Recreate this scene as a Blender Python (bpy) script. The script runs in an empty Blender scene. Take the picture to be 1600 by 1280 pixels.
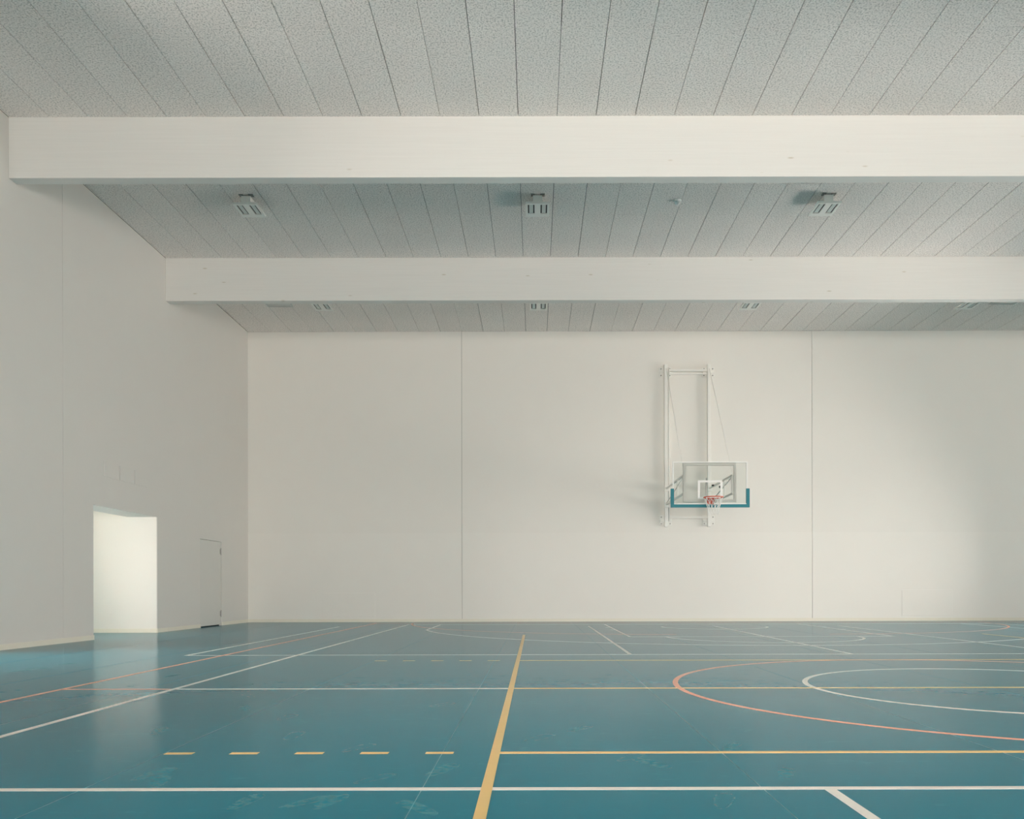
import bpy, bmesh, math, random
from mathutils import Vector, Matrix

random.seed(7)
scene = bpy.context.scene
C = scene.collection

# ------------------------------------------------------------------ camera
F_PX = 1323.0                       # focal length in pixels of a 1600 px wide frame
CAM_H = 0.876
cam_data = bpy.data.cameras.new('camera')
cam_data.sensor_width = 36.0
cam_data.lens = F_PX / 1600.0 * 36.0
cam_data.shift_x = -(836.0 - 800.0) / 1600.0
cam_data.shift_y = (922.0 - 640.0) / 1600.0
cam_data.clip_end = 300
cam = bpy.data.objects.new('camera', cam_data)
C.objects.link(cam)
cam.matrix_world = (Matrix.Translation((0, 0, CAM_H)) @ Matrix.Rotation(math.radians(90), 4, 'X')
                    @ Matrix.Rotation(-0.0022, 4, 'Z'))
scene.camera = cam

# ------------------------------------------------------------------ room sizes
XL, XR = -7.90, 16.40               # left / right wall faces
YF, YB = -8.27, 23.33               # wall behind the camera / far wall
H = 8.00                            # underside of ceiling panels
HOOP_X = 4.21                       # axis of the courts
MID_Y = 7.53                        # half-way line

# ------------------------------------------------------------------ world: even overcast sky
world = bpy.data.worlds.new('overcast_sky')
scene.world = world
world.use_nodes = True
bgn = world.node_tree.nodes['Background']
bgn.inputs['Color'].default_value = (1.0, 0.89, 0.825, 1)
bgn.inputs['Strength'].default_value = 22.0

def portal(name, loc, size_x, size_y, direction):
    l = bpy.data.lights.new(name, 'AREA')
    l.shape = 'RECTANGLE'; l.size = size_x; l.size_y = size_y
    l.cycles.is_portal = True
    o = bpy.data.objects.new(name, l); C.objects.link(o)
    o.location = loc
    o.rotation_euler = Vector(direction).to_track_quat('-Z', 'Y').to_euler()
    return o

# window openings: (x0, x1, z0, z1) in the wall behind the camera, (y0, y1, z0, z1) in the right wall
WIN_FRONT = [(-3.0, 5.3, 0.12, 3.8), (5.7, 14.0, 0.12, 3.8)]
WIN_RIGHT = [(14.0, 19.8, 0.12, 3.2)]
WIN_LEFT = (0.4, 9.4, 4.7, 6.4)
WIN_LOW = (9.6, 12.0, 0.06, 2.3)      # glazed side exit below it, just left of the frame
CORR_WIN = (12.8, 15.7, 0.4, 2.8)   # glazed side of the corridor behind the left wall
CORR_X = -11.6
for w in WIN_FRONT:
    portal('daylight_portal', ((w[0]+w[1])/2, YF - 0.28, (w[2]+w[3])/2), w[1]-w[0], w[3]-w[2], (0, 1, 0))
for w in WIN_RIGHT:
    portal('daylight_portal', (XR + 0.28, (w[0]+w[1])/2, (w[2]+w[3])/2), w[3]-w[2], w[1]-w[0], (-1, 0, 0))
portal('daylight_portal', (XL - 0.60, (WIN_LEFT[0]+WIN_LEFT[1])/2, (WIN_LEFT[2]+WIN_LEFT[3])/2),
       WIN_LEFT[3]-WIN_LEFT[2], WIN_LEFT[1]-WIN_LEFT[0], (1, 0, 0))
portal('daylight_portal', (XL - 0.60, (WIN_LOW[0]+WIN_LOW[1])/2, (WIN_LOW[2]+WIN_LOW[3])/2),
       WIN_LOW[3]-WIN_LOW[2], WIN_LOW[1]-WIN_LOW[0], (1, 0, 0))
portal('daylight_portal', (CORR_X - 0.28, (CORR_WIN[0]+CORR_WIN[1])/2, (CORR_WIN[2]+CORR_WIN[3])/2),
       CORR_WIN[3]-CORR_WIN[2], CORR_WIN[1]-CORR_WIN[0], (1, 0, 0))

scene.view_settings.view_transform = 'Standard'
scene.view_settings.look = 'None'
scene.view_settings.gamma = 1.0
scene.view_settings.use_curve_mapping = False
scene.view_settings.exposure = 0.0
scene.cycles.max_bounces = 14
scene.cycles.diffuse_bounces = 8
scene.cycles.glossy_bounces = 4
scene.cycles.transparent_max_bounces = 16
scene.cycles.caustics_reflective = False
scene.cycles.caustics_refractive = False
scene.cycles.use_denoising = True

# ------------------------------------------------------------------ materials
def new_mat(name):
    m = bpy.data.materials.new(name); m.use_nodes = True
    nt = m.node_tree
    return m, nt, nt.nodes['Principled BSDF']

def srgb(r, g, b):
    f = lambda c: (c/255/12.92) if c/255 <= 0.04045 else ((c/255+0.055)/1.055)**2.4
    return (f(r), f(g), f(b), 1)

def plain(name, col, rough=0.5, metal=0.0, var=0.04, scale=6.0, bump=0.0, bscale=80.0):
    """Painted or coated surface: base colour with slight procedural unevenness."""
    m, nt, b = new_mat(name)
    N = nt.nodes; L = nt.links
    tc = N.new('ShaderNodeTexCoord')
    nz = N.new('ShaderNodeTexNoise'); nz.inputs['Scale'].default_value = scale; nz.inputs['Detail'].default_value = 4
    L.new(tc.outputs['Object'], nz.inputs['Vector'])
    mx = N.new('ShaderNodeMix'); mx.data_type = 'RGBA'
    L.new(nz.outputs['Fac'], mx.inputs['Factor'])
    mx.inputs['A'].default_value = tuple(c*(1-var) for c in col[:3]) + (1,)
    mx.inputs['B'].default_value = tuple(min(1, c*(1+var)) for c in col[:3]) + (1,)
    L.new(mx.outputs['Result'], b.inputs['Base Color'])
    b.inputs['Roughness'].default_value = rough
    b.inputs['Metallic'].default_value = metal
    if bump:
        n2 = N.new('ShaderNodeTexNoise'); n2.inputs['Scale'].default_value = bscale; n2.inputs['Detail'].default_value = 3
        L.new(tc.outputs['Object'], n2.inputs['Vector'])
        bp = N.new('ShaderNodeBump'); bp.inputs['Strength'].default_value = bump; bp.inputs['Distance'].default_value = 0.004
        L.new(n2.outputs['Fac'], bp.inputs['Height']); L.new(bp.outputs['Normal'], b.inputs['Normal'])
    return m

M = {}
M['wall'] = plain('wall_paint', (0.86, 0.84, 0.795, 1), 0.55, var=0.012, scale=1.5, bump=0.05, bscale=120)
M['wall_left'] = plain('shaded_side_wall_paint', (0.735, 0.715, 0.68, 1), 0.6, var=0.012, scale=1.5, bump=0.05, bscale=120)  # wall paint darkened: the left wall's shade is put into its colour
M['wall_low'] = plain('impact_panel_paint', (0.875, 0.855, 0.81, 1), 0.5, var=0.012, scale=1.5, bump=0.05, bscale=120)
M['joint'] = plain('joint_shadow_gap', (0.30, 0.30, 0.28, 1), 0.8)
M['baseboard'] = plain('baseboard_cream', (0.84, 0.80, 0.70, 1), 0.45, var=0.02)
M['white_metal'] = plain('white_powder_coat', (0.90, 0.89, 0.85, 1), 0.4, var=0.01)
M['bright'] = plain('brilliant_white_enamel', (0.95, 0.95, 0.93, 1), 0.35, var=0.01)
M['dark'] = plain('dark_slot', (0.02, 0.03, 0.03, 1), 0.6)
M['backing'] = plain('ceiling_void', (0.03, 0.032, 0.032, 1), 0.9)
M['teal_pad'] = plain('teal_foam_padding', srgb(8, 128, 142), 0.5, var=0.03)
M['rim'] = plain('orange_rim_paint', srgb(226, 96, 66), 0.45, var=0.03)
M['net'] = plain('white_net_cord', (0.93, 0.93, 0.90, 1), 0.8)
M['led'] = plain('pale_led_cover', (0.62, 0.68, 0.66, 1), 0.35)
M['door'] = plain('grey_white_door', (0.70, 0.69, 0.655, 1), 0.45, var=0.01)
M['steel'] = plain('steel_bolt', (0.30, 0.30, 0.29, 1), 0.4, metal=0.6)
M['white_line'] = plain('white_court_paint', srgb(226, 224, 216), 0.3, var=0.04, scale=9)
M['yellow_line'] = plain('yellow_court_paint', srgb(226, 190, 114), 0.3, var=0.05, scale=9)
M['orange_line'] = plain('orange_court_paint', srgb(236, 162, 132), 0.3, var=0.05, scale=9)
M['seam'] = plain('pale_weld_seam', srgb(62, 138, 150), 0.4, var=0.1)
M['hatch'] = plain('grey_ceiling_hatch', (0.66, 0.66, 0.64, 1), 0.6)
M['winframe'] = plain('window_frame_grey', (0.35, 0.35, 0.34, 1), 0.5)

def ceiling_panel_mat():
    """Painted wood-wool board: pale strands with dark pores."""
    m, nt, b = new_mat('wood_wool_board')
    N = nt.nodes; L = nt.links
    tc = N.new('ShaderNodeTexCoord')
    geo = N.new('ShaderNodeNewGeometry')
    n1 = N.new('ShaderNodeTexNoise'); n1.inputs['Scale'].default_value = 42; n1.inputs['Detail'].default_value = 4; n1.inputs['Roughness'].default_value = 0.75
    L.new(geo.outputs['Position'], n1.inputs['Vector'])
    r1 = N.new('ShaderNodeValToRGB')
    r1.color_ramp.elements[0].position = 0.38; r1.color_ramp.elements[0].color = (0.52, 0.50, 0.48, 1)
    r1.color_ramp.elements[1].position = 0.52; r1.color_ramp.elements[1].color = (0.95, 0.90, 0.865, 1)
    L.new(n1.outputs['Fac'], r1.inputs['Fac'])
    n2 = N.new('ShaderNodeTexNoise'); n2.inputs['Scale'].default_value = 1.1; n2.inputs['Detail'].default_value = 3
    L.new(geo.outputs['Position'], n2.inputs['Vector'])
    oi = N.new('ShaderNodeObjectInfo')
    md = N.new('ShaderNodeMath'); md.operation = 'MULTIPLY_ADD'
    L.new(oi.outputs['Random'], md.inputs[0]); md.inputs[1].default_value = 0.03; md.inputs[2].default_value = 0.94
    m2 = N.new('ShaderNodeMath'); m2.operation = 'MULTIPLY_ADD'
    L.new(n2.outputs['Fac'], m2.inputs[0]); m2.inputs[1].default_value = 0.08; L.new(md.outputs[0], m2.inputs[2])
    mul = N.new('ShaderNodeVectorMath'); mul.operation = 'SCALE'
    L.new(r1.outputs['Color'], mul.inputs[0]); L.new(m2.outputs[0], mul.inputs['Scale'])
    L.new(mul.outputs['Vector'], b.inputs['Base Color'])
    b.inputs['Roughness'].default_value = 0.9
    b.inputs['Specular IOR Level'].default_value = 0.1
    bp = N.new('ShaderNodeBump'); bp.inputs['Strength'].default_value = 0.4; bp.inputs['Distance'].default_value = 0.01
    L.new(n1.outputs['Fac'], bp.inputs['Height']); L.new(bp.outputs['Normal'], b.inputs['Normal'])
    return m
M['panel'] = ceiling_panel_mat()

def beam_mat():
    """White-glazed glulam: faint horizontal grain and small knots showing through."""
    m, nt, b = new_mat('white_glazed_timber')
    N = nt.nodes; L = nt.links
    geo = N.new('ShaderNodeNewGeometry')
    mp = N.new('ShaderNodeMapping'); mp.inputs['Scale'].default_value = (0.5, 6, 22)
    L.new(geo.outputs['Position'], mp.inputs['Vector'])
    n1 = N.new('ShaderNodeTexNoise'); n1.inputs['Scale'].default_value = 2.0; n1.inputs['Detail'].default_value = 5
    L.new(mp.outputs['Vector'], n1.inputs['Vector'])
    g = N.new('ShaderNodeMix'); g.data_type = 'RGBA'
    g.inputs['A'].default_value = (0.735, 0.728, 0.70, 1); g.inputs['B'].default_value = (0.795, 0.788, 0.76, 1)
    L.new(n1.outputs['Fac'], g.inputs['Factor'])
    mk = N.new('ShaderNodeMapping'); mk.inputs['Scale'].default_value = (0.9, 1.0, 3.2)
    L.new(geo.outputs['Position'], mk.inputs['Vector'])
    v = N.new('ShaderNodeTexVoronoi'); v.inputs['Scale'].default_value = 1.35; v.inputs['Randomness'].default_value = 1.0
    L.new(mk.outputs['Vector'], v.inputs['Vector'])
    r = N.new('ShaderNodeValToRGB')
    r.color_ramp.elements[0].position = 0.03; r.color_ramp.elements[0].color = (1, 1, 1, 1)
    r.color_ramp.elements[1].position = 0.075; r.color_ramp.elements[1].color = (0, 0, 0, 1)
    L.new(v.outputs['Distance'], r.inputs['Fac'])
    fm = N.new('ShaderNodeMath'); fm.operation = 'MULTIPLY'; fm.inputs[1].default_value = 0.5
    L.new(r.outputs['Color'], fm.inputs[0])
    k = N.new('ShaderNodeMix'); k.data_type = 'RGBA'
    L.new(fm.outputs[0], k.inputs['Factor']); L.new(g.outputs['Result'], k.inputs['A'])
    k.inputs['B'].default_value = (0.42, 0.36, 0.24, 1)
    L.new(k.outputs['Result'], b.inputs['Base Color'])
    b.inputs['Roughness'].default_value = 0.5
    return m
M['beam'] = beam_mat()

def floor_mat():
    """Satin teal sports flooring with pale scuffs and broad dusty patches."""
    m, nt, b = new_mat('teal_sports_floor')
    N = nt.nodes; L = nt.links
    geo = N.new('ShaderNodeNewGeometry')
    n1 = N.new('ShaderNodeTexNoise'); n1.inputs['Scale'].default_value = 0.7; n1.inputs['Detail'].default_value = 6; n1.inputs['Roughness'].default_value = 0.6
    L.new(geo.outputs['Position'], n1.inputs['Vector'])
    base = N.new('ShaderNodeMix'); base.data_type = 'RGBA'
    base.inputs['A'].default_value = (0.003, 0.160, 0.230, 1); base.inputs['B'].default_value = (0.006, 0.188, 0.262, 1)
    L.new(n1.outputs['Fac'], base.inputs['Factor'])
    # faint wipe marks and scuffs
    mp = N.new('ShaderNodeMapping'); mp.inputs['Scale'].default_value = (1.6, 4.5, 1); mp.inputs['Rotation'].default_value = (0, 0, 0.25)
    L.new(geo.outputs['Position'], mp.inputs['Vector'])
    n2 = N.new('ShaderNodeTexNoise'); n2.inputs['Scale'].default_value = 2.4; n2.inputs['Detail'].default_value = 8; n2.inputs['Roughness'].default_value = 0.7
    n2.inputs['Distortion'].default_value = 1.2
    L.new(mp.outputs['Vector'], n2.inputs['Vector'])
    r2 = N.new('ShaderNodeValToRGB')
    r2.color_ramp.elements[0].position = 0.60; r2.color_ramp.elements[0].color = (0, 0, 0, 1)
    r2.color_ramp.elements[1].position = 0.82; r2.color_ramp.elements[1].color = (1, 1, 1, 1)
    L.new(n2.outputs['Fac'], r2.inputs['Fac'])
    f2 = N.new('ShaderNodeMath'); f2.operation = 'MULTIPLY'; f2.inputs[1].default_value = 0.35
    L.new(r2.outputs['Color'], f2.inputs[0])
    sc = N.new('ShaderNodeMix'); sc.data_type = 'RGBA'
    L.new(f2.outputs[0], sc.inputs['Factor']); L.new(base.outputs['Result'], sc.inputs['A'])
    sc.inputs['B'].default_value = (0.05, 0.38, 0.44, 1)
    L.new(sc.outputs['Result'], b.inputs['Base Color'])
    rr = N.new('ShaderNodeMath'); rr.operation = 'MULTIPLY_ADD'
    L.new(n2.outputs['Fac'], rr.inputs[0]); rr.inputs[1].default_value = 0.04; rr.inputs[2].default_value = 0.15
    L.new(rr.outputs[0], b.inputs['Roughness'])
    b.inputs['IOR'].default_value = 1.095
    return m
M['floor'] = floor_mat()

def scuff_mat():
    m, nt, b = new_mat('dusty_shoe_print')
    N = nt.nodes; L = nt.links
    geo = N.new('ShaderNodeNewGeometry')
    n = N.new('ShaderNodeTexNoise'); n.inputs['Scale'].default_value = 26; n.inputs['Detail'].default_value = 4
    L.new(geo.outputs['Position'], n.inputs['Vector'])
    r = N.new('ShaderNodeValToRGB')
    r.color_ramp.elements[0].position = 0.42; r.color_ramp.elements[0].color = (0, 0, 0, 1)
    r.color_ramp.elements[1].position = 0.75; r.color_ramp.elements[1].color = (0.55, 0.55, 0.55, 1)
    L.new(n.outputs['Fac'], r.inputs['Fac'])
    b.inputs['Base Color'].default_value = (0.16, 0.58, 0.63, 1)
    b.inputs['Roughness'].default_value = 0.7
    L.new(r.outputs['Color'], b.inputs['Alpha'])
    return m
M['scuff'] = scuff_mat()

def glass_mat(name, tint, refl=0.06):
    m, nt, b = new_mat(name)
    N = nt.nodes; L = nt.links
    N.remove(b)
    t = N.new('ShaderNodeBsdfTransparent'); t.inputs['Color'].default_value = tint
    g = N.new('ShaderNodeBsdfGlossy'); g.inputs['Roughness'].default_value = 0.02
    fr = N.new('ShaderNodeFresnel'); fr.inputs['IOR'].default_value = 1.45
    mx = N.new('ShaderNodeMixShader')
    L.new(fr.outputs['Fac'], mx.inputs['Fac']); L.new(t.outputs[0], mx.inputs[1]); L.new(g.outputs[0], mx.inputs[2])
    L.new(mx.outputs[0], N['Material Output'].inputs['Surface'])
    return m
M['board_glass'] = glass_mat('backboard_glass', (0.985, 0.995, 0.988, 1))
M['pane'] = glass_mat('window_pane_glass', (0.97, 0.98, 0.97, 1))

# ------------------------------------------------------------------ mesh helpers
def box(bm, x0, x1, y0, y1, z0, z1):
    v = [bm.verts.new(p) for p in ((x0,y0,z0),(x1,y0,z0),(x1,y1,z0),(x0,y1,z0),(x0,y0,z1),(x1,y0,z1),(x1,y1,z1),(x0,y1,z1))]
    for f in ((0,3,2,1),(4,5,6,7),(0,1,5,4),(1,2,6,5),(2,3,7,6),(3,0,4,7)):
        bm.faces.new([v[i] for i in f])

def tube(bm, pts, r, n=8, closed=False):
    pts = [Vector(p) for p in pts]
    rings = []
    cnt = len(pts)
    up = Vector((0, 0, 1))
    for i, p in enumerate(pts):
        if closed:
            d = pts[(i+1) % cnt] - pts[i-1]
        else:
            d = pts[min(i+1, cnt-1)] - pts[max(i-1, 0)]
        d.normalize()
        a = d.cross(up)
        if a.length < 1e-3: a = d.cross(Vector((0, 1, 0)))
        a.normalize(); c = d.cross(a)
        rings.append([bm.verts.new(p + r*(math.cos(2*math.pi*k/n)*a + math.sin(2*math.pi*k/n)*c)) for k in range(n)])
    m = cnt if closed else cnt-1
    for i in range(m):
        A, B = rings[i], rings[(i+1) % cnt]
        for k in range(n):
            bm.faces.new((A[k], A[(k+1) % n], B[(k+1) % n], B[k]))
    if not closed:
        bm.faces.new(rings[0][::-1]); bm.faces.new(rings[-1])

def lathe(bm, prof, cx, cy, n=24):
    rings = [[bm.verts.new((cx + r*math.cos(2*math.pi*k/n), cy + r*math.sin(2*math.pi*k/n), z)) for k in range(n)] for r, z in prof]
    for A, B in zip(rings, rings[1:]):
        for k in range(n):
            bm.faces.new((A[k], A[(k+1) % n], B[(k+1) % n], B[k]))
    bm.faces.new(rings[0][::-1]); bm.faces.new(rings[-1])

def obj(name, bm, mat, parent=None, bevel=0.0, smooth=False):
    bmesh.ops.recalc_face_normals(bm, faces=bm.faces[:])
    if bevel:
        bmesh.ops.bevel(bm, geom=bm.edges[:], offset=bevel, segments=2, affect='EDGES', profile=0.5)
    me = bpy.data.meshes.new(name)
    bm.to_mesh(me); bm.free()
    if smooth:
        for p in me.polygons: p.use_smooth = True
    me.materials.append(M[mat])
    o = bpy.data.objects.new(name, me); C.objects.link(o)
    if parent:
        o.parent = parent
        o.matrix_parent_inverse = parent_world(parent).inverted()
    return o

def parent_world(p):
    m = p.matrix_basis.copy()
    while p.parent:
        m = p.parent.matrix_basis @ p.matrix_parent_inverse @ m if p.parent.parent is None else m
        p = p.parent
    return m

def boxes(name, lst, mat, parent=None, bevel=0.0):
    bm = bmesh.new()
    for b in lst: box(bm, *b)
    return obj(name, bm, mat, parent, bevel)

def struct(o):
    o['kind'] = 'structure'; return o

def empty(name, loc=(0, 0, 0)):
    o = bpy.data.objects.new(name, None); C.objects.link(o); o.location = loc; o.empty_display_size = 0.2
    return o

def tag(o, label, cat, group=None):
    o['label'] = label; o['category'] = cat
    if group: o['group'] = group
    return o

def copy_tree(o, parent=None):
    c = o.copy(); C.objects.link(c)
    if parent: c.parent = parent
    for ch in list(o.children): copy_tree(ch, c)
    return c

# ================================================================== FLOOR
floor = struct(boxes('floor', [(XL - 3.7, XR + 0.3, YF - 0.3, YB + 0.3, -0.30, -0.004)], 'seam'))
seams = [-2.0 + 1.5*k for k in range(-3, 13)]
edges = [XL] + seams + [XR]
for a, b in zip(edges, edges[1:]):
    if b - a < 0.05: continue
    boxes('floor_sheet', [(a + 0.0015 if a > XL else a - 0.6, b - 0.0015 if b < XR else b, YF, YB, -0.0035, 0.0)], 'floor', floor)
boxes('floor_sheet', [(CORR_X, XL - 0.602, 12.5, 17.7, -0.0035, 0.0)], 'floor', floor)

for x_ in seams:
    bm = bmesh.new()
    vs = [[bm.verts.new((x_ + dx, y, z)) for dx, z in ((-0.0025, -0.001), (-0.0016, 0.0006), (0.0016, 0.0006), (0.0025, -0.001))] for y in (YF, YB)]
    for k in range(3): bm.faces.new((vs[0][k], vs[0][k+1], vs[1][k+1], vs[1][k]))
    wb = obj('weld_bead', bm, 'seam', floor); wb['label'] = 'thin pale weld seam between floor sheets'
LZ = 0.0012
def line(name, x0, x1, y0, y1, mat, label, dz=0.0):
    o = boxes(name, [(min(x0,x1), max(x0,x1), min(y0,y1), max(y0,y1), -0.0005, LZ + dz)], mat, floor)
    o['label'] = label
    return o

def arc(name, cx, cy, r, a0, a1, mat, label, w=0.05, n=64, dz=0.0):
    bm = bmesh.new()
    full = abs(a1 - a0) >= 2*math.pi - 1e-6
    vs = []
    cnt = n if full else n + 1
    for i in range(cnt):
        a = a0 + (a1-a0)*i/n
        co, si = math.cos(a), math.sin(a)
        vs.append([bm.verts.new((cx + rr*co, cy + rr*si, z)) for rr, z in ((r-w, -0.0005), (r-w, LZ+dz), (r, LZ+dz), (r, -0.0005))])
    for i in range(cnt if full else cnt-1):
        A, B = vs[i], vs[(i+1) % cnt]
        for k in range(3):
            bm.faces.new((A[k], A[k+1], B[k+1], B[k]))
    o = obj(name, bm, mat, floor); o['label'] = label
    return o

W2 = 0.025
CX = 4.26
# yellow volleyball court
line('court_line', CX-4.5, CX-4.45, MID_Y-9, MID_Y+9, 'yellow_line', 'yellow sideline running away from the camera', 0.0008)
line('court_line', CX+4.45, CX+4.5, MID_Y-9, MID_Y+9, 'yellow_line', 'yellow sideline on the right', 0.0008)
line('court_line', CX-4.45, CX+4.45, MID_Y-W2, MID_Y+W2, 'yellow_line', 'yellow centre line', 0.0006)
for s, lab in ((-1, 'near yellow attack line'), (1, 'far yellow attack line')):
    ya = MID_Y + s*2.975
    line('court_line', CX-4.45, CX+4.45, ya-W2, ya+W2, 'yellow_line', lab, 0.0006)
    for k in range(5):
        x1 = CX - 4.5 - 0.20 - 0.35*k
        line('line_dash', x1-0.15, x1, ya-W2, ya+W2, 'yellow_line', 'yellow dash extending the attack line')
# white basketball court
for x in (CX-7.5, CX+7.45):
    line('court_line', x, x+0.05, MID_Y-14, MID_Y+14, 'white_line', 'white basketball sideline', 0.0004)
line('court_line', CX-7.45, CX+7.45, MID_Y+13.95, MID_Y+14, 'white_line', 'white baseline under the hoop', 0.0002)
line('court_line', CX-7.5, CX-4.5, MID_Y-W2, MID_Y+W2, 'white_line', 'white half-way line left of the yellow court', 0.0002)
line('court_line', CX+4.5, CX+7.5, MID_Y-W2, MID_Y+W2, 'white_line', 'white half-way line right of the yellow court', 0.0002)
arc('court_circle', CX, MID_Y, 1.8, 0, 2*math.pi, 'white_line', 'white centre circle', n=96)
yb = MID_Y + 14
for s in (-1, 1):
    xk = HOOP_X + s*2.45
    line('court_line', xk-W2, xk+W2, yb-5.8, yb, 'white_line', 'white lane line below the hoop')
    for d in (1.75, 3.0):
        line('lane_mark', xk + s*W2, xk + s*0.12, yb-d-0.05, yb-d, 'white_line', 'short white lane mark')
    xs = HOOP_X + s*6.6
    line('court_line', xs-W2, xs+W2, yb-2.99, yb, 'white_line', 'straight end of the three-point line')
line('court_line', HOOP_X-2.45, HOOP_X+2.45, yb-5.8, yb-5.75, 'white_line', 'white free-throw line')
arc('court_arc', HOOP_X, yb-5.8, 1.8, math.pi, 2*math.pi, 'white_line', 'white free-throw semicircle')
hy = yb - 1.575
a_t = math.acos(6.6/6.75)
arc('court_arc', HOOP_X, hy, 6.75, math.pi + a_t, 2*math.pi - a_t, 'white_line', 'white three-point arc', n=96)
arc('court_arc', HOOP_X, hy, 1.25, math.pi, 2*math.pi, 'white_line', 'white no-charge semicircle')
# two white training courts laid across the hall
for y0, y1, t in ((11.42, 20.42, 'far'), (-5.27, 3.755, 'near')):
    line('court_line', CX-9, CX+9, y0, y0+0.05, 'white_line', 'white cross-court sideline, %s court' % t)
    if t == 'near': line('court_line', CX-9, CX+9, y1-0.05, y1, 'white_line', 'white cross-court sideline, %s court' % t)
    for x in (CX-9, CX+8.95):
        line('court_line', x, x+0.05, y0+0.05, y1-0.05, 'white_line', 'white cross-court end line, %s court' % t)
    for x in (CX-2.97, CX+0.03, CX+3.03):
        line('court_line', x-W2, x+W2, y0+0.05, y1-0.05, 'white_line', 'white cross-court line, %s court' % t)
# orange indoor football / handball court
for x in (CX-8.5, CX+8.45):
    line('court_line', x, x+0.05, MID_Y-15, MID_Y+15, 'orange_line', 'orange sideline', 0.0004)
line('court_line', CX-8.45, CX-7.5, MID_Y-W2, MID_Y+W2, 'orange_line', 'orange half-way line stub at the left')
line('court_line', CX+7.5, CX+8.45, MID_Y-W2, MID_Y+W2, 'orange_line', 'orange half-way line stub at the right')
line('court_line', CX-8.45, CX+8.45, MID_Y+14.95, MID_Y+15, 'orange_line', 'orange goal line by the far wall')
arc('court_circle', CX, MID_Y, 3.0, 0, 2*math.pi, 'orange_line', 'orange centre circle', n=128, dz=0.0003)
yg = MID_Y + 15
arc('court_arc', CX-1.5, yg, 6.0, math.pi, 1.5*math.pi, 'orange_line', 'orange goal-area arc at the left')
arc('court_arc', CX+1.5, yg, 6.0, 1.5*math.pi, 2*math.pi, 'orange_line', 'orange goal-area arc at the right')

# ================================================================== WALLS
T = 0.30
PT = 0.02      # thickness of wall facing panels
OY0, OY1, OZ = 15.15, 17.70, 2.42          # opening in the left wall
DY0, DY1, DZ = 19.98, 21.33, 2.10          # flush door in the left wall
LX = XL - 0.62
# left wall core, 0.62 m thick, with a high window, a glazed exit and the corridor opening
def left_slabs(x0, x1, y0, y1, z0):
    """Solid boxes of the left wall between y0 and y1, leaving its openings free."""
    holes = [WIN_LEFT, WIN_LOW, (OY0, OY1, -1, OZ), (DY0-0.006, DY1+0.006, -1, DZ+0.006)]
    ys = sorted({y0, y1} | {v for h in holes for v in h[:2] if y0 < v < y1})
    out = []
    for a, b in zip(ys, ys[1:]):
        cuts = sorted((h[2], h[3]) for h in holes if h[0] <= a and h[1] >= b)
        z = z0
        for c0, c1 in cuts:
            if c0 > z: out.append((x0, x1, a, b, z, c0))
            z = c1
        out.append((x0, x1, a, b, z, H))
    return out
wall_left = struct(boxes('wall_left', left_slabs(LX, XL-PT, YF-T, YB+T, -0.004) + [(LX, XL-0.10, DY0-0.006, DY1+0.006, -0.004, DZ+0.006)], 'wall'))
JY = 14.18
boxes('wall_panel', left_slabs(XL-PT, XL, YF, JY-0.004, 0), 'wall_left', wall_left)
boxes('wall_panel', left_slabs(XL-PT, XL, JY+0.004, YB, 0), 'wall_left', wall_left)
boxes('panel_joint', [(XL-PT-0.001, XL-PT+0.001, JY-0.004, JY+0.004, 0.08, H)], 'joint', wall_left)
for y0, y1 in ((15.52, 16.09), (16.11, 16.68), (16.70, 17.25)):
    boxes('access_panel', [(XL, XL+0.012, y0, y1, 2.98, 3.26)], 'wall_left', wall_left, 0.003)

# far wall
wall_back = struct(boxes('wall_back', [(LX, XR+T, YB+PT, YB+T+PT, -0.004, H+0.3)], 'joint'))
cols = [XL, -2.01, 7.64, XR]
for i, (a, b) in enumerate(zip(cols, cols[1:])):
    a2 = a + (0.005 if i > 0 else 0); b2 = b - (0.005 if i < 2 else 0)
    boxes('wall_panel', [(a2, b2, YB, YB+PT, 2.45, H)], 'wall', wall_back)
    boxes('wall_panel', [(a2, b2, YB-0.006, YB+PT, 0, 2.449)], 'wall_low', wall_back)
for x0, x1, z0, z1 in ((-5.87, -4.41, 0.14, 0.80), (10.10, 11.50, 0.14, 0.86)):
    boxes('access_panel', [(x0, x1, YB-0.016, YB-0.006, z0, z1)], 'wall_low', wall_back, 0.003)

# right wall and the wall behind the camera, with their windows
def wall_with_openings(name, axis, p0, p1, a0, a1, openings):
    lst = []
    us = sorted({a0, a1} | {v for o_ in openings for v in o_[:2]})
    for u0, u1 in zip(us, us[1:]):
        z = -0.004
        for c0, c1 in sorted((o_[2], o_[3]) for o_ in openings if o_[0] <= u0 and o_[1] >= u1) + [(H, H)]:
            if c0 > z: lst.append((p0, p1, u0, u1, z, c0) if axis == 'y' else (u0, u1, p0, p1, z, c0))
            z = c1
    return struct(boxes(name, lst, 'wall'))

wall_right = wall_with_openings('wall_right', 'y', XR, XR+T, YF-T, YB+T, WIN_RIGHT)
wall_front = wall_with_openings('wall_front', 'x', YF-T, YF, XL, XR, WIN_FRONT)

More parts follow.
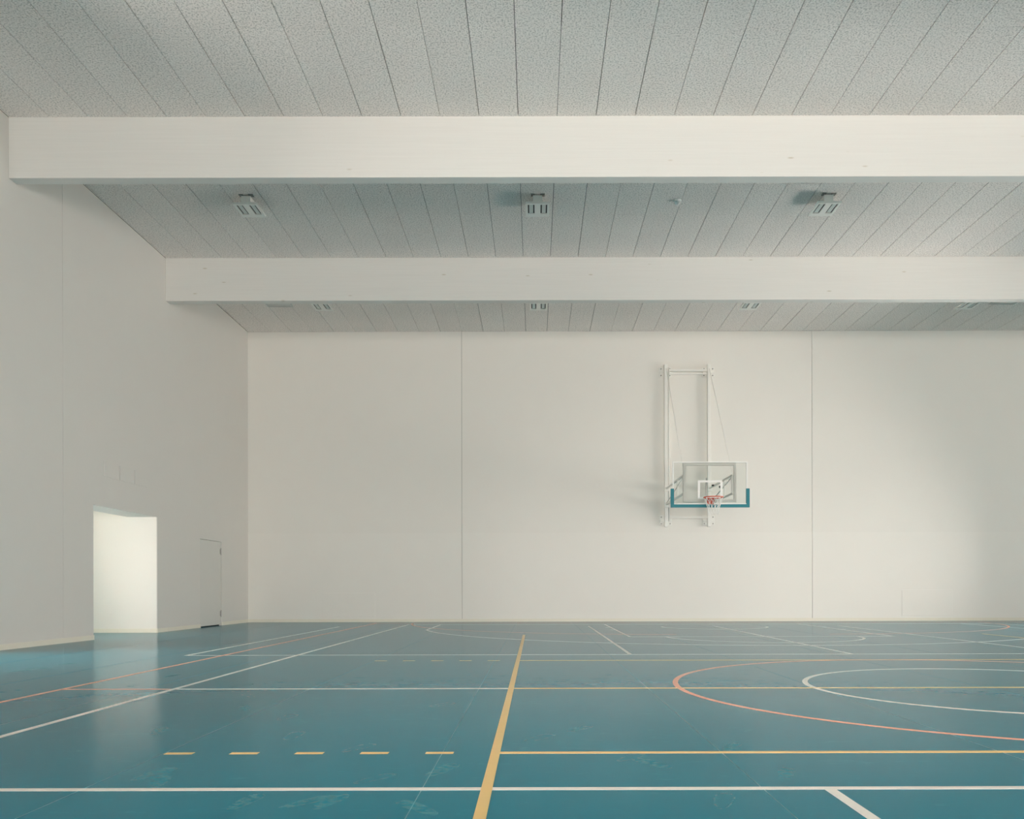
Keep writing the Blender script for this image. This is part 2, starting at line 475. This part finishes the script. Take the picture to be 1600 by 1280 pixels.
win_no = 0
def window(axis, pos, u0, u1, z0, z1, cells):
    global win_no
    win_no += 1
    fw = 0.06
    def B(ua, ub, za, zb, d0, d1):
        return (pos+d0, pos+d1, ua, ub, za, zb) if axis == 'y' else (ua, ub, pos+d0, pos+d1, za, zb)
    fr = struct(boxes('window_%d' % win_no, [B(u0, u0+fw, z0, z1, 0, .08), B(u1-fw, u1, z0, z1, 0, .08),
                                            B(u0+fw, u1-fw, z0, z0+fw, 0, .08), B(u0+fw, u1-fw, z1-fw, z1, 0, .08)], 'winframe'))
    step = (u1-u0)/cells
    for k in range(1, cells):
        u = u0 + k*step
        boxes('mullion', [B(u-0.025, u+0.025, z0+fw, z1-fw, 0.005, .075)], 'winframe', fr)
    for k in range(cells):
        boxes('pane', [B(u0+k*step+(fw if k == 0 else .025), u0+(k+1)*step-(fw if k == cells-1 else .025), z0+fw, z1-fw, .036, .044)], 'pane', fr)
for w in WIN_FRONT: window('x', YF-0.2, w[0], w[1], w[2], w[3], 4)
for w in WIN_RIGHT: window('y', XR+0.12, w[0], w[1], w[2], w[3], 5)

window('y', XL-0.45, WIN_LEFT[0], WIN_LEFT[1], WIN_LEFT[2], WIN_LEFT[3], 6)
window('y', XL-0.45, WIN_LOW[0], WIN_LOW[1], WIN_LOW[2], WIN_LOW[3], 2)

# corridor behind the left wall
CZ = 3.10
corr = wall_with_openings('wall_corridor_side', 'y', CORR_X-T, CORR_X, 12.5, 17.7+T, [CORR_WIN])
struct(boxes('wall_corridor_end', [(CORR_X, LX, 17.70, 17.70+T, -0.004, CZ), (CORR_X, LX, 12.5-T, 12.5, -0.004, CZ)], 'wall'))
struct(boxes('ceiling_corridor', [(CORR_X-T, LX, 12.5-T, 17.7+T, CZ, CZ+0.2)], 'wall'))
window('y', CORR_X-0.2, CORR_WIN[0], CORR_WIN[1], CORR_WIN[2], CORR_WIN[3], 4)

# baseboards
BH, BT = 0.085, 0.014
struct(boxes('baseboard_left', [(XL, XL+BT, YF, WIN_LOW[0], 0, BH), (XL, XL+BT, WIN_LOW[1], OY0, 0, BH), (XL, XL+BT, OY1, DY0-0.01, 0, BH), (XL, XL+BT, DY1+0.01, YB-0.02, 0, BH)], 'baseboard'))
struct(boxes('baseboard_back', [(XL, XR, YB-0.006-BT, YB-0.006, 0, BH)], 'baseboard'))
struct(boxes('baseboard_corridor', [(CORR_X, XL, 17.70-BT, 17.70, 0, BH)], 'baseboard'))

# flush door
door = struct(boxes('door_1', [(XL-0.055, XL-0.012, DY0+0.004, DY1-0.004, 0.028, DZ-0.004)], 'door'))
for z in (0.30, 1.86):
    bm = bmesh.new(); tube(bm, [(XL-0.004, DY1-0.02, z-0.09), (XL-0.004, DY1-0.02, z+0.09)], 0.011)
    box(bm, XL-0.012, XL-0.008, DY1-0.07, DY1-0.02, z-0.06, z+0.06)
    h = obj('hinge', bm, 'steel', door); h['label'] = 'dark metal door hinge'
boxes('threshold_gap', [(XL-0.10, XL-0.06, DY0+0.004, DY1-0.004, 0.001, 0.10)], 'dark', door)

# ================================================================== CEILING
PP = 0.5865                      # panel pitch
X_PH = -0.2395                   # one joint of the grid
XP_END = X_PH + PP*24
ceiling = struct(boxes('ceiling', [
    (LX, XR+T, YF-T, YB+T, H+0.04, H+0.30),
    ], 'backing'))
for b_ in ((XL, XR, YF, 8.72), (XL, XR, 12.74, 14.08), (XL, XR, 18.15, 20.1),
           (XP_END, XR, 8.72, 12.74), (XP_END, XR, 14.08, 18.15), (XP_END, XR, 20.1, YB)):
    boxes('ceiling_field', [(b_[0], b_[1], b_[2], b_[3], H, H+0.04)], 'panel', ceiling)

def panel_mesh(length, width):
    bm = bmesh.new()
    g, c = 0.0, 0.003
    w, l = width/2, length/2
    lo = [bm.verts.new(p) for p in ((-w+c, -l+c*0.5, 0), (w-c, -l+c*0.5, 0), (w-c, l-c*0.5, 0), (-w+c, l-c*0.5, 0))]
    mi = [bm.verts.new(p) for p in ((-w, -l, c), (w, -l, c), (w, l, c), (-w, l, c))]
    hi = [bm.verts.new(p) for p in ((-w, -l, 0.035), (w, -l, 0.035), (w, l, 0.035), (-w, l, 0.035))]
    bm.faces.new(lo[::-1]); bm.faces.new(hi)
    for A, B in ((lo, mi), (mi, hi)):
        for k in range(4): bm.faces.new((A[k], A[(k+1) % 4], B[(k+1) % 4], B[k]))
    bmesh.ops.recalc_face_normals(bm, faces=bm.faces[:])
    me = bpy.data.meshes.new('ceiling_panel'); bm.to_mesh(me); bm.free(); me.materials.append(M['panel'])
    return me

for y0, y1 in ((8.72, 10.72), (10.72, 12.74), (14.08, 16.08), (16.08, 18.15), (20.10, YB)):
    me_full = panel_mesh(y1-y0-0.002, PP-0.009)
    x = X_PH - PP*14
    while x < XP_END - 0.01:
        xa, xb = max(x, XL), x + PP
        if xb - XL > 0.02:
            me = me_full if xa == x else panel_mesh(y1-y0-0.002, xb-xa-0.009)
            o = bpy.data.objects.new('ceiling_panel', me); C.objects.link(o); o.parent = ceiling
            o.location = ((xa+xb)/2 + random.uniform(-0.0015, 0.0015), (y0+y1)/2, H + random.uniform(-0.001, 0.002))
        x += PP

BEAM_D, BEAM_Z = 0.20, 7.085
def beam(y, label=None):
    bm = bmesh.new(); box(bm, XL, XR, y, y+BEAM_D, BEAM_Z, H+0.03)
    o = obj('ceiling_beam', bm, 'beam', None, 0.006)
    if label: tag(o, label, 'beam', 'white timber roof beams')
    else: struct(o)
    return o
beam(12.73, 'white painted timber beam nearest the camera, spanning the upper picture')
beam(18.14, 'white painted timber beam nearer the far wall, lower in the picture')
for y in (7.32, 1.91, -3.50): beam(y)

# ceiling lights (switched off)
def ceiling_light():
    e = empty('ceiling_light')
    # origin on the ceiling, hanging down; depth along y
    boxes('mounting_box', [(-0.085, 0.085, -0.22, 0.10, -0.16, -0.02)], 'white_metal', e, 0.006)
    for bx in ((-0.12, -0.05), (0.05, 0.13)):
        boxes('bracket', [(bx[0], bx[1], -0.24, -0.16, -0.02, 0.0)], 'steel', e, 0.002)
    boxes('bracket', [(-0.03, 0.03, -0.05, 0.05, -0.021, 0.0)], 'steel', e, 0.002)
    hz = -0.175
    # housing plate with two long cut-outs
    hs = []
    ya, yb_ = -0.27, 0.27
    for x0, x1 in ((-0.215, -0.175), (-0.055, 0.055), (0.175, 0.215)):
        hs.append((x0, x1, ya, yb_, hz-0.02, hz+0.015))
    for x0, x1 in ((-0.175, -0.055), (0.055, 0.175)):
        hs.append((x0, x1, ya, ya+0.05, hz-0.02, hz+0.015)); hs.append((x0, x1, yb_-0.11, yb_, hz-0.02, hz+0.015))
    boxes('housing', hs, 'white_metal', e)
    for x0, x1 in ((-0.175, -0.055), (0.055, 0.175)):
        boxes('slot', [(x0, x1, ya+0.05, yb_-0.11, hz, hz+0.014)], 'dark', e)
        boxes('lamp_cover', [(x0+0.024, x1-0.024, ya+0.052, yb_-0.138, hz-0.012, hz+0.002)], 'led', e, 0.003)
    return e
light0 = ceiling_light()
spots = [
    (-5.19, 15.45, 'white twin-lamp ceiling light left of the centre, beyond the near beam'),
    (0.06, 15.45, 'white twin-lamp ceiling light in the middle, beyond the near beam'),
    (5.30, 15.45, 'white twin-lamp ceiling light at the right, beyond the near beam'),
    (-5.19, 20.72, 'leftmost twin-lamp ceiling light behind the far beam'),
    (0.10, 20.72, 'second twin-lamp ceiling light from the left behind the far beam'),
    (5.28, 20.72, 'third twin-lamp ceiling light from the left behind the far beam'),
    (10.60, 20.72, 'rightmost twin-lamp ceiling light behind the far beam'),
]
for i, (x, y, lab) in enumerate(spots):
    o = light0 if i == 0 else copy_tree(light0)
    o.location = (x, y, H)
    tag(o, lab, 'ceiling light', 'twin-lamp ceiling lights')

# smoke detector
e = empty('smoke_detector', (2.62, 15.5, H)); tag(e, 'small white round smoke detector on the ceiling between two lights', 'smoke detector')
bm = bmesh.new(); lathe(bm, [(0.075, 0.0), (0.075, -0.025), (0.068, -0.03)], 2.62, 15.5)
for v in bm.verts: v.co.z += H
obj('base', bm, 'bright', e, 0, False)
bm = bmesh.new(); lathe(bm, [(0.055, -0.03), (0.05, -0.06), (0.03, -0.085), (0.012, -0.09)], 2.62, 15.5)
for v in bm.verts: v.co.z += H
obj('sensor_head', bm, 'bright', e, 0, True)

# ceiling hatches
def hatch(x0, x1, y0, y1, label):
    e = empty('ceiling_hatch', ((x0+x1)/2, (y0+y1)/2, H)); tag(e, label, 'hatch', 'ceiling hatches')
    t = 0.03
    boxes('frame', [(x0, x0+t, y0, y1, H-0.022, H), (x1-t, x1, y0, y1, H-0.022, H), (x0+t, x1-t, y0, y0+t, H-0.022, H), (x0+t, x1-t, y1-t, y1, H-0.022, H)], 'hatch', e, 0.003)
    boxes('cover', [(x0+t+.006, x1-t-.006, y0+t+.006, y1-t-.006, H-0.012, H-0.002)], 'hatch', e)
hatch(-6.68, -6.05, 20.5, 21.22, 'flat grey ceiling hatch at the left behind the far beam')
hatch(11.35, 11.98, 20.5, 21.15, 'flat grey ceiling hatch at the far right behind the far beam')

# ================================================================== BASKETBALL HOOP
BY = 20.33                               # front face of the backboard
hoop = empty('basketball_hoop', (HOOP_X, YB, 2.6))
tag(hoop, 'wall-mounted basketball hoop with glass backboard, teal padding and white steel frame', 'basketball hoop')
PX = (3.60, 4.78)
PY = YB - 0.11
for i, px in enumerate(PX):
    p = boxes('post', [(px-0.045, px+0.045, PY-0.05, PY+0.05, 2.60, 7.05)], 'white_metal', hoop, 0.006)
    if i == 0:
        bm = bmesh.new(); tube(bm, [(px+0.075, PY-0.03, 2.75), (px+0.075, PY-0.03, 6.95)], 0.022)
        obj('hinge_tube', bm, 'white_metal', hoop, 0, True)
    for z0 in (6.72, 2.64):
        pl = boxes('mounting_plate', [(px-0.16, px+0.16, PY+0.05, YB+0.0, z0+0.10, z0+0.16), (px-0.17, px+0.17, YB-0.022, YB-0.002, z0, z0+0.28)], 'white_metal', hoop, 0.003)
        for bx_, bz in ((-0.12, 0.05), (-0.12, 0.23), (0.12, 0.05), (0.12, 0.23)):
            bm = bmesh.new(); tube(bm, [(px+bx_, YB-0.022, z0+bz), (px+bx_, YB-0.04, z0+bz)], 0.017)
            b_ = obj('bolt', bm, 'steel', pl)
for z, nm in ((6.89, 'crossbar'), (2.86, 'crossbar')):
    boxes(nm, [(PX[0]+0.045, PX[1]-0.045, PY-0.03, PY+0.03, z-0.03, z+0.03)], 'white_metal', hoop, 0.005)
boxes('crossbar', [(PX[0]+0.045, PX[1]-0.045, PY-0.01, PY+0.03, 6.78, 6.81)], 'white_metal', hoop, 0.003)
# swing arms: two horizontal tubes and a brace on each side
FY = BY + 0.12                           # plane of the support frame behind the board
for px in PX:
    for z in (3.64, 3.20):
        boxes('arm', [(px-0.022, px+0.022, FY, PY-0.05, z-0.022, z+0.022)], 'white_metal', hoop, 0.004)
    boxes('arm_upright', [(px-0.02, px+0.02, FY+0.05, FY+0.09, 3.222, 3.618)], 'white_metal', hoop, 0.003)
    boxes('arm_upright', [(px-0.02, px+0.02, FY+0.85, FY+0.89, 3.222, 3.618)], 'white_metal', hoop, 0.003)
    bm = bmesh.new(); tube(bm, [(px, FY+0.12, 3.60), (px, PY-0.10, 3.23)], 0.016)
    obj('brace', bm, 'white_metal', hoop, 0, True)
    bm = bmesh.new(); tube(bm, [(px+0.03, FY+0.10, 3.66), (px+0.0, PY-0.055, 6.92)], 0.008, 6)
    obj('stay_cable', bm, 'white_metal', hoop, 0, True)
    boxes('hinge_bracket', [(px-0.06, px+0.06, PY-0.13, PY-0.05, 3.12, 3.28)], 'white_metal', hoop, 0.004)
    boxes('hinge_bracket', [(px-0.06, px+0.06, PY-0.13, PY-0.05, 3.56, 3.72)], 'white_metal', hoop, 0.004)
# support frame
fx0, fx1, fz0, fz1 = 3.58, 4.86, 2.99, 3.93
boxes('support_frame', [(fx0, fx0+0.06, FY-0.03, FY+0.03, fz0, fz1), (fx1-0.06, fx1, FY-0.03, FY+0.03, fz0, fz1),
                        (fx0+0.06, fx1-0.06, FY-0.03, FY+0.03, fz0, fz0+0.06), (fx0+0.06, fx1-0.06, FY-0.03, FY+0.03, fz1-0.06, fz1),
                        ], 'white_metal', hoop)
boxes('height_spindle', [(HOOP_X-0.015, HOOP_X+0.015, FY+0.32, FY+0.35, 3.10, 3.62)], 'steel', hoop, 0.003)
boxes('locking_knob', [(4.50, 4.56, FY+0.20, FY+0.26, 3.36, 3.41)], 'dark', hoop, 0.012)
boxes('locking_knob', [(4.32, 4.38, FY+0.20, FY+0.26, 3.40, 3.44)], 'dark', hoop, 0.012)
# glass board
bx0, bx1, bz0, bz1 = HOOP_X-0.90, HOOP_X+0.90, 2.90, 3.95
board = boxes('backboard', [(bx0+0.02, bx1-0.02, BY+0.004, BY+0.016, bz0+0.02, bz1-0.02)], 'board_glass', hoop)
board['label'] = 'clear glass backboard panel'
t = 0.028
fr = boxes('backboard_frame', [(bx0, bx0+t, BY, BY+0.04, bz0, bz1), (bx1-t, bx1, BY, BY+0.04, bz0, bz1),
                          (bx0+t, bx1-t, BY, BY+0.04, bz0, bz0+t+0.02), (bx0+t, bx1-t, BY, BY+0.04, bz1-t, bz1)], 'bright', board)
tx, tz0, tz1, s = 0.295, 3.05, 3.50, 0.05
sq = boxes('target_square', [(HOOP_X-tx, HOOP_X-tx+s, BY+0.001, BY+0.004, tz0, tz1), (HOOP_X+tx-s, HOOP_X+tx, BY+0.001, BY+0.004, tz0, tz1),
                        (HOOP_X-tx+s, HOOP_X+tx-s, BY+0.001, BY+0.004, tz1-s, tz1), (HOOP_X-tx+s, HOOP_X+tx-s, BY+0.001, BY+0.004, tz0, tz0+s)], 'bright', board)
pad = boxes('edge_padding', [(bx0-0.045, bx0+0.03, BY-0.02, BY+0.05, bz0-0.05, 3.30), (bx1-0.03, bx1+0.045, BY-0.02, BY+0.05, bz0-0.05, 3.30),
                        (bx0+0.03, bx1-0.03, BY-0.02, BY+0.05, bz0-0.05, bz0+0.022)], 'teal_pad', board)
pad['label'] = 'teal foam edge padding'
# rim
RY, RR, RZ = BY - 0.15 - 0.225, 0.225, 3.05
bm = bmesh.new()
tube(bm, [(HOOP_X+RR*math.cos(2*math.pi*k/40), RY+RR*math.sin(2*math.pi*k/40), RZ) for k in range(40)], 0.012, 8, True)
rim = obj('rim', bm, 'rim', hoop, 0, True); rim['label'] = 'orange steel rim'
bm = bmesh.new()
box(bm, HOOP_X-0.09, HOOP_X+0.09, BY-0.012, BY-0.001, RZ-0.13, RZ+0.03)
box(bm, HOOP_X-0.08, HOOP_X+0.08, BY-0.17, BY-0.012, RZ-0.010, RZ+0.012)
for s_ in (-1, 1):
    vs = [bm.verts.new(p) for p in ((HOOP_X+s_*0.075, BY-0.012, RZ-0.01), (HOOP_X+s_*0.075, BY-0.18, RZ-0.01), (HOOP_X+s_*0.075, BY-0.012, RZ-0.125),
                                    (HOOP_X+s_*0.067, BY-0.012, RZ-0.01), (HOOP_X+s_*0.067, BY-0.18, RZ-0.01), (HOOP_X+s_*0.067, BY-0.012, RZ-0.125))]
    bm.faces.new(vs[:3]); bm.faces.new(vs[3:][::-1])
    for k in range(3): bm.faces.new((vs[k], vs[(k+1) % 3], vs[3+(k+1) % 3], vs[3+k]))
obj('rim_bracket', bm, 'rim', rim)
# net: crossing cords
bm = bmesh.new()
NS = 12
prof = [(0.222, -0.012), (0.185, -0.11), (0.150, -0.21), (0.130, -0.31), (0.128, -0.40)]
for k in range(NS):
    for sgn in (-1, 1):
        pts = []
        for j, (r, dz) in enumerate(prof):
            a = 2*math.pi*(k + sgn*0.5*j)/NS
            pts.append((HOOP_X + r*math.cos(a), RY + r*math.sin(a), RZ + dz))
        tube(bm, pts, 0.0055, 5)
net = obj('net', bm, 'net', hoop); net['label'] = 'white cord net'

# ================================================================== SHOE PRINTS ON THE FLOOR
def px_floor(x, y):
    k = CAM_H / (y - 922.0)
    return (x - 836.0)*k, F_PX*k
def sole(bm, cx, cy, ang, sc, ring):
    # outline of a shoe sole, drawn as a band (ring) or filled patch
    n = 22; outer = []; inner = []
    for i in range(n):
        a = 2*math.pi*i/n
        ly = 0.14*math.sin(a); w = 0.048 + 0.012*math.sin(a) - 0.008*math.cos(2*a)
        lx = w*math.cos(a)
        for lst, f in ((outer, 1.0), (inner, 0.80 if ring else 0.3)):
            x, y = lx*f*sc, ly*(f if ring else f)*sc
            lst.append(bm.verts.new((cx + x*math.cos(ang)-y*math.sin(ang), cy + x*math.sin(ang)+y*math.cos(ang), 0.0004)))
    for i in range(n):
        j = (i+1) % n
        bm.faces.new((outer[i], outer[j], inner[j], inner[i]))
    if not ring: bm.faces.new(inner)
prints = [(378,1070,1),(388,1086,1),(383,1106,0),(458,1149,1),(448,1120,1),(247,1141,0),(240,1208,0),(250,1218,0),(383,1252,0),
          (585,1216,1),(690,1101,1),(618,1064,1),(842,1153,1),(1018,1193,0),(1228,1209,0),(1130,1252,1),(560,1168,1),(690,1203,0),
          (652,1262,0),(30,1047,0),(105,1036,0),(60,1043,0),(268,1055,0),(1142,1168,0),(480,1252,0),(905,1139,0),(985,1184,1),(515,1252,0)]
for (x, y, ring) in prints:
    wx, wy = px_floor(x, y)
    bm = bmesh.new(); sole(bm, wx, wy, random.uniform(-0.7, 0.7), random.uniform(0.9, 1.15), ring)
    o = obj('scuff_mark', bm, 'scuff', floor)
